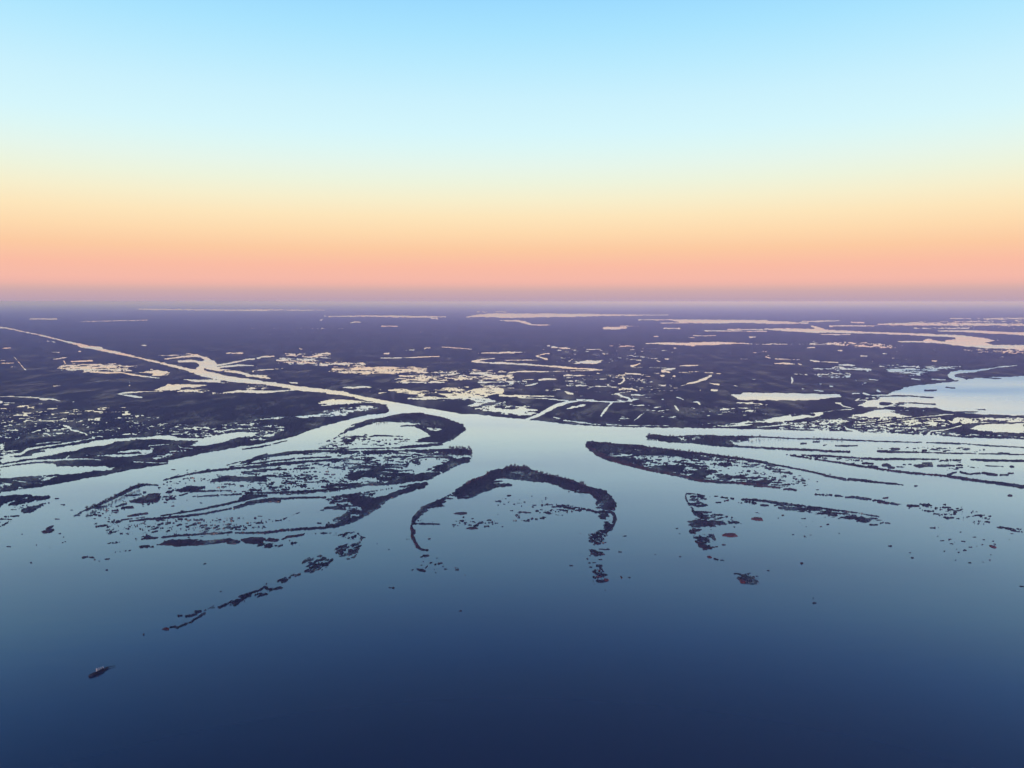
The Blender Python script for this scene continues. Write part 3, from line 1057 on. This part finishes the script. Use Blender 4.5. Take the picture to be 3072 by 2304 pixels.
# --- ragged cluster in front of the leaf-shaped island
pl('ragged', '''
.9;8,9,8,6;G1537,692 1545,665 1600,668 1720,688
.7;12,16,18,18;G1540,700 1565,750 1600,800 1615,840
.5;G1575,690 1650,685 1730,690 1740,715 1650,730 1600,725
.5;G1570,750 1640,735 1720,770 1620,775
.6;G1605,845 1615,810 1700,808 1790,840 1880,858 1800,870 1650,862
.5;5;G1800,845 1950,870
v2;r.3;.8;G1553,910 1620,878 1700,872 1780,882 1880,918 1780,942 1700,935 1640,945 1560,932
.7;G1780,880 1950,885 2045,905 1970,922 1900,902
.9;8;G1900,908 2000,912
r.3;v2;.85;G1563,985 1600,955 1665,965 1620,1003 1570,1000
.35;G1600,1015 1780,1000 1800,1050 1700,1080 1620,1060
r.5;v2;.85;G1605,1058 1650,1065 1700,1090 1800,1108 1760,1120 1700,1133 1640,1112 1660,1098
r.4;.8;6;G1840,1093 1870,1090
.7;9,10,8;G1740,688 1800,690 1890,703
r.4;.85;8;G1860,725 1910,722
.97;12;G1915,705 1940,710
.85;7;G1790,740 1830,738
v3;1;10,12,14,18,12,9,7,5;G2005,716 2100,718 2212,728 2350,752 2500,770 2650,785 2800,805 2930,822
.97;5,5,8,5;K790,820 900,838 970,850 1010,857
.5;K25,758 200,760 400,775 600,805 800,838 1000,870 900,912 700,870 500,830 250,800
.9;12,10;K180,785 400,790 600,822
.8;7;K930,925 1000,925 1045,905
.6;4;K900,875 1040,890
.6;7;K1070,909 1100,911
.35;22;G1960,735 2120,745
.95;9;G2160,762 2212,764
r1;.95;9,12,9;G1722,1193 1738,1192 1755,1195
.5;5;G1765,1205 1820,1215 1870,1222
.45;G1935,1332 2060,1340 2130,1360 2160,1415 2050,1415 1970,1370
.9;9;G2060,1362 2110,1363
.85;10;G1970,1365 2020,1370 2120,1405
''')
line('specks', .95, 1, 1, [6, 12, 9], 'G1003,1350 1008,1365 1012,1372')
for s in ('S772,2009 779,2010', 'S2630,1993 2634,1993', 'S1394,2099 1399,2100', 'S1700,1817 1706,1818',
          'S1379,1833 1384,1833', 'S3060,1758 3072,1760', 'S2303,1712 2308,1712'):
    line('specks', .95, 1, .2, [6], s)
# lone tufts scattered over the shallow water
for cx, cy, rx, ry, n in [(330, 1540, 150, 40, 40), (560, 1590, 260, 30, 46), (170, 1630, 170, 50, 16), (700, 1570, 250, 40, 26),
                          (1430, 1570, 90, 18, 44), (1640, 1540, 90, 30, 30), (2500, 1560, 300, 60, 40), (2900, 1640, 160, 40, 40),
                          (2420, 1440, 60, 24, 22), (2250, 1420, 100, 14, 40), (2000, 1620, 200, 50, 16), (1790, 1665, 40, 50, 26),
                          (1300, 1700, 70, 30, 10), (1060, 1330, 130, 16, 36), (930, 1450, 160, 26, 40), (2750, 1348, 180, 10, 40),
                          (520, 1500, 100, 20, 30), (1100, 1640, 120, 60, 14), (600, 1420, 100, 16, 20), (2960, 1260, 80, 14, 30),
                          (1536, 1720, 1200, 120, 26), (2850, 1400, 150, 14, 26)]:
    for _ in range(int(n * .65)):
        x = cx + rx * rng.normal() * .5; y = cy + ry * rng.normal() * .5
        wl = abs(rng.normal()) * 2.6 + .8
        rr = float(rng.random() < .12)
        w = window(np.array([(x, y)]), 16)
        line('specks', .97, 1, rr, [2.6 + 3.2 * rng.random()], 'S%.1f,%.1f %.1f,%.1f' % (x - wl, y, x + wl, y + rng.normal() * .4))

# ------------------------------------------------------------------ surface of the land: marching squares on the ground grid
G = (P - U).astype(np.float32)
grain = fbm(GX / 5.0, GY / 3.4, 91, 3, .7)
HT = .35 + V * np.clip(.62 + .30 * grain * np.clip((GY - 1180) / 160, .12, 1), .08, 1.25)
HT = HT.astype(np.float32)
WXG, WYG = ground(GX, GY)
RU = np.clip(R * (.75 + .35 * fbm(NXC * 3, NYC * 2, 77, 3)), 0, 1).astype(np.float32)
CASES = {0: [], 1: [[0, 4, 7]], 2: [[4, 1, 5]], 3: [[0, 1, 5, 7]], 4: [[5, 2, 6]], 5: [[0, 4, 7], [5, 2, 6]],
         6: [[4, 1, 2, 6]], 7: [[0, 1, 2, 6, 7]], 8: [[7, 6, 3]], 9: [[0, 4, 6, 3]], 10: [[4, 1, 5], [7, 6, 3]],
         11: [[0, 1, 5, 6, 3]], 12: [[7, 5, 2, 3]], 13: [[0, 4, 5, 2, 3]], 14: [[4, 1, 2, 3, 7]], 15: [[0, 1, 2, 3]]}


def build_land(mask_cell, name, first=False):
    """one mesh from every land cell in mask_cell: top faces plus banks dropping below the water"""
    s = G > 0
    code = (s[:-1, :-1] * 1 + s[:-1, 1:] * 2 + s[1:, 1:] * 4 + s[1:, :-1] * 8)
    jj, ii = np.nonzero(mask_cell & (code > 0))
    cc = code[jj, ii]
    n = NX * NY
    def vid(k, j, i):
        # 0..3 corners, 4..7 points on cell sides: top, right, bottom, left
        return {0: lambda: j * NX + i, 1: lambda: j * NX + i + 1, 2: lambda: (j + 1) * NX + i + 1, 3: lambda: (j + 1) * NX + i,
                4: lambda: n + j * NX + i, 6: lambda: n + (j + 1) * NX + i,
                5: lambda: 2 * n + j * NX + i + 1, 7: lambda: 2 * n + j * NX + i}[k]()
    loops, sizes, walls = [], [], []
    for c, polys in CASES.items():
        if not polys: continue
        m = cc == c
        if not m.any(): continue
        j, i = jj[m], ii[m]
        for pg in polys:
            a = np.stack([vid(k, j, i) for k in pg[::-1]], 1)
            loops.append(a.ravel()); sizes.append(np.full(len(j), len(pg)))
            for q in range(len(pg)):
                k0, k1 = pg[q], pg[(q + 1) % len(pg)]
                if k0 >= 4 and k1 >= 4:
                    walls.append(np.stack([vid(k0, j, i), vid(k1, j, i)], 1))
    if not loops: return None
    L = np.concatenate(loops); S = np.concatenate(sizes)
    W = np.concatenate(walls) if walls else np.zeros((0, 2), int)
    uq, inv = np.unique(L, return_inverse=True)
    k = uq // n; r = uq % n; j = r // NX; i = r % NX
    j2 = np.where(k == 2, j + 1, j); i2 = np.where(k == 1, i + 1, i)
    j2 = np.minimum(j2, NY - 1); i2 = np.minimum(i2, NX - 1)
    ga, gb = G[j, i], G[j2, i2]
    t = np.where(k > 0, ga / np.where(np.abs(ga - gb) < 1e-9, 1, ga - gb), 0)
    t = np.clip(t, 0.02, .98) * (k > 0)
    lerp = lambda A: A[j, i] * (1 - t) + A[j2, i2] * t
    px, py = gx[i] * (1 - t) + gx[i2] * t, gy[j] * (1 - t) + gy[j2] * t
    X, Y = ground(px, py)
    hz = lerp(HT)
    hz = np.minimum(hz, 3.2)
    hz = np.where(k > 0, hz * .55 + .1, hz)
    co = np.stack([X, Y, hz], 1)
    rust = lerp(RU)
    nt_ = len(uq)
    wi = np.searchsorted(uq, W)
    wu, winv = np.unique(wi, return_inverse=True)
    winv = winv.reshape(-1, 2)
    low = co[wu].copy(); low[:, 2] = -.6
    co = np.concatenate([co, low]); rust = np.concatenate([rust, rust[wu]])
    wf = np.stack([wi[:, 0], wi[:, 1], nt_ + winv[:, 1], nt_ + winv[:, 0]], 1)
    loopv = np.concatenate([inv.ravel(), wf.ravel()]).astype(np.int32)
    S = np.concatenate([S, np.full(len(wf), 4)])
    me = bpy.data.meshes.new(name)
    me.vertices.add(len(co)); me.vertices.foreach_set('co', co.astype(np.float32).ravel())
    me.loops.add(len(loopv)); me.loops.foreach_set('vertex_index', loopv)
    st = np.concatenate([[0], np.cumsum(S)[:-1]]).astype(np.int32)
    me.polygons.add(len(S)); me.polygons.foreach_set('loop_start', st)
    me.update(calc_edges=True)
    at = me.attributes.new('rust', 'FLOAT', 'POINT')
    at.data.foreach_set('value', rust.astype(np.float32))
    me.materials.append(M_LAND)
    o = bpy.data.objects.new(name, me)
    sc.collection.objects.link(o)
    return o


# spread ids so that every land cell belongs to the nearest painted landform
cid = np.maximum(np.maximum(ID[:-1, :-1], ID[1:, 1:]), np.maximum(ID[:-1, 1:], ID[1:, :-1]))
LANDS = {
    'north': ('marsh', 'dark marsh plain speckled with ponds, stretching from the river to the horizon', 'marsh', 'structure'),
    'west': ('marsh', 'dark wooded marsh left of the straight channel, reaching the left edge', 'marsh', 'structure'),
    'ring': ('island', 'lens-shaped wooded island holding a pale lagoon, just below the river fork', 'island', 'structure'),
    'big': ('island', 'broad flooded island left of centre, streaked with creeks and pale pools', 'island', 'structure'),
    'tongue': ('island', 'dark tongue-shaped island narrowing into a long thin levee to the left', 'island', 'structure'),
    'bar': ('mudbank', 'broken reddish-brown reed banks trailing toward the lower left', 'mudbank', 'structure'),
    'edge': ('island', 'small dark islets by the left edge of the water', 'island', 'structure'),
    'levee': ('island', 'narrow slanting tree-lined levee in the left channel', 'island', 'structure'),
    'crescent': ('island', 'horseshoe-shaped wooded island open toward the viewer, in the centre', 'island', 'structure'),
    'leaf': ('island', 'pointed leaf-shaped island with a red-brown near shore, right of centre', 'island', 'structure'),
    'rod': ('island', 'long thin wooded levees running to the right edge', 'island', 'structure'),
    'wedge': ('island', 'low wedge-shaped island with round bushes, opening toward the right edge', 'island', 'structure'),
    'ragged': ('island', 'ragged reed island breaking into streaks, below the leaf-shaped island', 'island', 'structure'),
    'specks': ('marsh_grass', 'tiny dark tufts of marsh grass scattered over the shallow water', 'marsh grass', 'stuff'),
}
for k, ident in enumerate(IDS):
    o = build_land(cid == k, LANDS[ident][0])
    if o:
        tag(o, LANDS[ident][1], LANDS[ident][2], kind=LANDS[ident][3])
# the plain beyond the last gridded row, out to the horizon
xa, ya = ground(-900, Y0); xb, _ = ground(3972, Y0)
far_land = mesh_obj("plain", [(xa, ya, .9), (xb, ya, .9), (FAR * .99, ya * 2, .9), (FAR * .99, FAR * .99, .9), (-FAR * .99, FAR * .99, .9), (-FAR * .99, ya * 2, .9)],
                    [(0, 1, 2, 3, 4, 5)], M_LAND)
tag(far_land, "flat hazy plain fading into the horizon", "plain", kind="structure")

# ------------------------------------------------------------------ trees
M_BARK = plain("bark", (.06, .05, .045), .9)
M_CROWN = plain("dusk_foliage", (.045, .034, .036), .95, .5, .3)
M_CROWN2 = plain("russet_foliage", (.11, .042, .034), .95, .5, .3)


def tube(vs, fs, p0, p1, r0, r1, n=5):
    d = np.array(p1, float) - np.array(p0, float); d /= np.linalg.norm(d)
    u = np.cross(d, [0, 0, 1] if abs(d[2]) < .9 else [1, 0, 0]); u /= np.linalg.norm(u); w = np.cross(d, u)
    b = len(vs)
    for p, r in ((p0, r0), (p1, r1)):
        for k in range(n):
            a = 2 * math.pi * k / n
            vs.append(tuple(np.array(p) + r * (math.cos(a) * u + math.sin(a) * w)))
    for k in range(n):
        fs.append((b + k, b + (k + 1) % n, b + n + (k + 1) % n, b + n + k))


def tree_meshes(seed, h, spread, russet):
    r = random.Random(seed)
    vs, fs = [], []
    top = (r.uniform(-.4, .4), r.uniform(-.4, .4), h * .8)
    tube(vs, fs, (0, 0, -.4), (top[0] * .5, top[1] * .5, h * .45), .22, .16)
    tube(vs, fs, (top[0] * .5, top[1] * .5, h * .45), top, .16, .05)
    tips = [top]
    for k in range(6):
        a = r.uniform(0, 6.28); z = h * r.uniform(.3, .65)
        q = (math.cos(a) * spread * r.uniform(.4, .8), math.sin(a) * spread * r.uniform(.4, .8), z + h * r.uniform(.1, .28))
        tube(vs, fs, (top[0] * .4, top[1] * .4, z), q, .08, .03, 4)
        tips.append(q)
    trunk = (vs, fs)
    vs, fs = [], []
    for k in range(170):                                   # leaf clumps round the branch tips
        t = r.choice(tips)
        c = [t[0] + r.gauss(0, spread * .3), t[1] + r.gauss(0, spread * .3), min(h, max(h * .22, t[2] + r.gauss(0, h * .11)))]
        s = r.uniform(.4, .95)
        b = len(vs)
        for _ in range(4):
            vs.append((c[0] + r.uniform(-s, s), c[1] + r.uniform(-s, s), c[2] + r.uniform(-s, s)))
        fs += [(b, b + 1, b + 2), (b, b + 2, b + 3), (b + 1, b + 3, b + 2)]
    return trunk, (vs, fs)


PROTO = []
for k, (h, sp, ru) in enumerate([(11, 2.6, 0), (9, 2.2, 0), (13, 2.8, 0), (8, 2.6, 1), (10, 3.0, 1)]):
    (tv, tf), (cv, cf) = tree_meshes(100 + k, h, sp, ru)
    root = bpy.data.objects.new("tree", None)
    t = mesh_obj("trunk", tv, tf, M_BARK, root)
    c = mesh_obj("crown", cv, cf, M_CROWN2 if ru else M_CROWN, root)
    PROTO.append((root, t, c))
used = [False] * len(PROTO)


def plant(px, py, kind, scale, label, group):
    root, t, c = PROTO[kind]
    if used[kind]:
        r2 = root.copy(); t2 = t.copy(); c2 = c.copy()
        for o in (r2, t2, c2): sc.collection.objects.link(o)
        t2.parent = r2; c2.parent = r2
    else:
        used[kind] = True; r2 = root; sc.collection.objects.link(root)
    x, y = ground(px, py)
    r2.location = (float(x), float(y), .5)
    r2.rotation_euler = (0, 0, random.uniform(0, 6.28))
    s = scale * random.uniform(.8, 1.2)
    r2.scale = (s, s, s)
    tag(r2, label, "tree", group)


ONES = 'first second third fourth fifth sixth seventh eighth ninth tenth eleventh twelfth thirteenth fourteenth fifteenth sixteenth seventeenth eighteenth nineteenth'.split()


def ordinal(k):
    if k < 20: return ONES[k - 1]
    t, u = divmod(k, 10)
    return ['', '', 'twentieth', 'thirtieth', 'fortieth'][t] if u == 0 else ['', '', 'twenty', 'thirty', 'forty'][t] + '-' + ONES[u - 1]


ROWS = [
    ('G725,242 900,256 1150,278 1290,293', 34, 0, 1.0, "in the dense row topping the leaf-shaped island", "trees along the leaf-shaped island"),
    ('G1300,297 1400,305 1650,330 1900,360 2100,390', 40, 0, 1.05, "in the gappy row on the leaf-shaped island's tail", "scattered trees along the leaf-shaped island"),
    ('G1218,190 1240,180 1300,184', 12, 0, 1.05, "in the clump at the long thin levee's tip", "trees at the levee tip"),
    ('G1320,192 1500,190 1650,186 1800,190 2000,192 2160,195', 34, 0, 1.0, "in the row along the long thin levee", "trees along the long thin levee"),
    ('K0,203 200,207 260,205; K460,210 600,215 730,220', 20, 0, .62, "on the sparse narrow levee strip farther right", "sparse trees on the narrow levee strip"),
    ('G40,460 100,446 200,455 240,470', 22, 0, 1.15, "on the crown of the horseshoe island", "trees on the crown of the horseshoe island"),
    ('G250,478 400,512 520,540 620,570', 22, 0, 1.0, "along the horseshoe island's right arm", "trees on the right arm of the horseshoe island"),
    ('G650,590 730,606', 3, 0, 1.4, "standing out at the horseshoe island's right bend", "trees at the bend of the horseshoe island"),
    ('F1820,590 1870,560 1990,512 2010,485', 12, 3, 1.1, "on the horseshoe island's russet left arm", "russet trees on the horseshoe island"),
    ('F1070,55 1170,38 1290,14 1440,4 1520,20 1650,48 1700,66', 44, 0, 1.1, "on the far rim of the lens-shaped island", "trees on the lens-shaped island"),
    ('F1680,296 1780,292 1850,296 1868,320', 18, 0, 1.1, "on the broad flooded island's wooded head", "trees on the head of the flooded island"),
    ('E720,798 800,768 900,720 1000,670 1100,620 1160,595', 26, 0, 1.0, "on the narrow slanting levee, left channel", "trees on the slanting levee"),
]
for spec, n, kind, scl, label, group in ROWS:
    parts = [pts(a) for a in spec.split(';')]
    places = []
    for k in range(n):
        q = parts[k * len(parts) // n]
        seg = np.sqrt((np.diff(q, axis=0) ** 2).sum(1)); cum = np.concatenate([[0], np.cumsum(seg)])
        m = n / len(parts)
        d = ((k % m) + random.uniform(.1, .9)) / m * cum[-1]
        x = np.interp(d, cum, q[:, 0]); y = np.interp(d, cum, q[:, 1])
        kd = kind if kind == 3 else random.choice([0, 1, 2, 0])
        if kd == 3: kd = random.choice([3, 4])
        places.append((x, y + (1.0 if spec[0] == 'K' else 4.5 + random.uniform(0, 3)), kd))
    for k, (x, y, kd) in enumerate(sorted(places)):
        plant(x, y, kd, scl, ordinal(k + 1) + " tree from the left " + label, group)

# ------------------------------------------------------------------ reed clumps one can point at
M_REED = plain("rust_reeds", (.14, .04, .03), .95, .45, .12)
M_REED_DARK = plain("dark_reeds", (.05, .034, .038), .95, .45, .12)


def clump(px, py, rx_px, ry_px, h, mat, label, seed, group=None):
    """a low mound of upright reed tufts with an uneven rim, built at its real size on the water"""
    r = random.Random(seed)
    x0, y0 = map(float, ground(px, py)); xr, _ = ground(px + rx_px, py); _, yt = ground(px, py - ry_px)
    rx, ry = float(xr) - x0, float(yt) - y0
    root = bpy.data.objects.new("reed_clump", None); sc.collection.objects.link(root)
    root.location = (x0, y0, 0)
    n = 28
    vs, fs = [], []
    ph = [r.uniform(0, 6.28) for _ in range(5)]
    def rim(a): return 1 + .10 * math.sin(3 * a + ph[0]) + .09 * math.sin(5 * a + ph[1]) + .07 * math.sin(9 * a + ph[2])
    rings = [(1.0, -.3), (.97, h * .35), (.8, h * .75), (.45, h * .9), (.0, h)]
    for f, z in rings[:-1]:
        for k in range(n):
            a = 2 * math.pi * k / n
            vs.append((rx * f * rim(a) * math.cos(a), ry * f * rim(a) * math.sin(a), z + (r.uniform(-.2, .2) * h if z > 0 else 0)))
    vs.append((0, 0, h))
    for j in range(len(rings) - 2):
        for k in range(n):
            fs.append((j * n + k, j * n + (k + 1) % n, (j + 1) * n + (k + 1) % n, (j + 1) * n + k))
    for k in range(n):
        fs.append(((len(rings) - 2) * n + k, (len(rings) - 2) * n + (k + 1) % n, len(vs) - 1))
    mesh_obj("mound", vs, fs, mat, root)
    vs, fs = [], []
    for _ in range(160):
        a = r.uniform(0, 6.28); f = math.sqrt(r.random()) * 1.08
        cx, cy = rx * f * rim(a) * math.cos(a), ry * f * rim(a) * math.sin(a)
        w = r.uniform(.3, .9); b = len(vs); t = r.uniform(0, 3.14)
        hh = h * r.uniform(.7, 1.45)
        vs += [(cx - w * math.cos(t), cy - w * math.sin(t), -.1), (cx + w * math.cos(t), cy + w * math.sin(t), -.1), (cx + r.uniform(-.3, .3), cy, hh)]
        fs.append((b, b + 1, b + 2))
    mesh_obj("reeds", vs, fs, mat, root)
    tag(root, label, "reed clump", group)


def at(view, x, y):
    return VIEW[view][0] + x * ZS, VIEW[view][1] + y * ZS


CL = [
    ('G', 2137, 877, 42, 12, 2.2, 1, "oval rust-red reed clump floating alone below the leaf-shaped island's tail"),
    ('G', 1907, 1010, 58, 14, 2.2, 1, "long rust-and-dark reed clump right of the ragged reed island"),
    ('G', 2012, 1397, 22, 13, 2.0, 1, "bright red reed tuft at the left of the lowest streaky patch"),
    ('G', 880, 1383, 16, 9, 1.8, 1, "small bright red tuft ending the chain below the horseshoe island's right arm"),
    ('G', 1740, 1193, 13, 7, 1.5, 1, "tiny red tuft under the ragged reed island"),
    ('K', 1955, 1107, 17, 9, 2.0, 1, "small oval red reed clump alone in open water near the right edge"),
    ('F', 1778, 830, 52, 9, 1.6, 0, "flat dark oval reed patch inside the horseshoe island's bay"),
    ('F', 1871, 953, 44, 9, 1.4, 0, "pale brownish oval reed patch in the bay, below the dark oval one"),
    ('E', 400, 978, 38, 15, 2.6, 0, "dark two-lobed reed islet alone in the left channel"),
    ('E', 412, 948, 12, 14, 2.2, 0, "stubby dark reed spur on the upper side of the two-lobed islet"),
]
for k, (v, x, y, rx, ry, h, ru, lab) in enumerate(CL):
    px, py = at(v, x, y)
    clump(px, py, rx * ZS, ry * ZS, h, M_REED if ru else M_REED_DARK, lab, 500 + k)

# ------------------------------------------------------------------ the dark barge in the lower left
M_HULL = plain("tarred_hull", (.014, .012, .014), .7, .3, .3)
M_DECK = plain("weathered_deck", (.035, .028, .028), .9, .3, .3)
M_TANK = plain("pale_paint", (.42, .41, .45), .6, .1, .3)
bx0, by0 = map(float, ground(268, 2031)); bx1, by1 = map(float, ground(325, 2004))
ang = math.atan2(by1 - by0, bx1 - bx0); LEN = math.hypot(bx1 - bx0, by1 - by0)
barge = bpy.data.objects.new("barge", None); sc.collection.objects.link(barge)
barge.location = ((bx0 + bx1) / 2, (by0 + by1) / 2, 0); barge.rotation_euler = (0, 0, ang)
tag(barge, "long dark work barge with pale upright tanks and thin boom, alone at lower left", "barge")
hw, hl = 2.5, LEN / 2


def boxes(name, items, mat, parent):
    vs, fs = [], []
    for (x, y, z, sx_, sy_, sz_) in items:
        b = len(vs)
        for dz in (0, sz_):
            for q, w in ((-1, -1), (1, -1), (1, 1), (-1, 1)):
                vs.append((x + q * sx_ / 2, y + w * sy_ / 2, z + dz))
        fs += [(b, b + 3, b + 2, b + 1), (b + 4, b + 5, b + 6, b + 7)] + [(b + k, b + (k + 1) % 4, b + 4 + (k + 1) % 4, b + 4 + k) for k in range(4)]
    return mesh_obj(name, vs, fs, mat, parent)


prof = [(-hl, .75), (-hl * .93, .95), (-hl * .5, 1), (hl * .45, 1), (hl * .8, .7), (hl, .12)]
vs, fs = [], []
for x, f in prof:
    vs += [(x, -hw * f * .8, -.4), (x, -hw * f, 1.7 + .5 * abs(x / hl) ** 3), (x, hw * f, 1.7 + .5 * abs(x / hl) ** 3), (x, hw * f * .8, -.4)]
for k in range(len(prof) - 1):
    b = k * 4
    for q in range(4):
        fs.append((b + q, b + (q + 1) % 4, b + 4 + (q + 1) % 4, b + 4 + q))
fs += [(0, 1, 2, 3), (len(vs) - 1, len(vs) - 2, len(vs) - 3, len(vs) - 4)]
hull = mesh_obj("hull", vs, fs, M_HULL, barge)
boxes("deck", [(-hl * .15, 0, 1.72, hl * 1.45, hw * 1.7, .12)], M_DECK, barge)
boxes("cargo_box", [(-hl * .55, -.6, 1.85, 5, 2.6, 1.4), (-hl * .15, -1.4, 1.85, 6, 2.0, 1.2), (hl * .3, -1.1, 1.85, 4, 2.2, 1.6)], M_HULL, barge)
for k in range(4):
    vs, fs = [], []
    xk = -hl * .12 + k * hl * .21
    tube(vs, fs, (xk, 1.5, 1.8), (xk, 1.5, 6.4 - .5 * k), 1.15, 1.05, 12)
    fs.append(tuple(range(12, 24)))
    mesh_obj("tank", vs, fs, M_TANK, barge)
vs, fs = [], []
tube(vs, fs, (hl * .93, 0, 1.5), (hl * 1.18, -1.5, 1.2), .8, .4)
tube(vs, fs, (hl * 1.18, -1.5, 1.2), (hl * 1.52, -5.0, 1.4), .4, .25)
mesh_obj("boom", vs, fs, M_HULL, barge)

# ------------------------------------------------------------------ haze: one even body of air over land and water
hz_m, N, L = new_mat("evening_haze")
ho = N.new("ShaderNodeOutputMaterial"); pv = N.new("ShaderNodeVolumePrincipled")
pv.inputs['Color'].default_value = (.33, .41, 1.0, 1)
pv.inputs['Absorption Color'].default_value = (1, 1, 1, 1)
pv.inputs['Density'].default_value = 5.6e-5
pv.inputs['Anisotropy'].default_value = -0.3
L.new(pv.outputs[0], ho.inputs['Volume'])
HB = FAR * 1.02
zt = H_CAM + 6
hv = [(x, y, z) for z in (-2.0, zt) for x, y in ((-HB, -4000), (HB, -4000), (HB, HB), (-HB, HB))]
haze = mesh_obj("haze", hv, [(0, 3, 2, 1), (4, 5, 6, 7), (0, 1, 5, 4), (1, 2, 6, 5), (2, 3, 7, 6), (3, 0, 4, 7)], hz_m)
tag(haze, "mauve evening haze lying over the plain toward the horizon", "haze", kind="stuff")
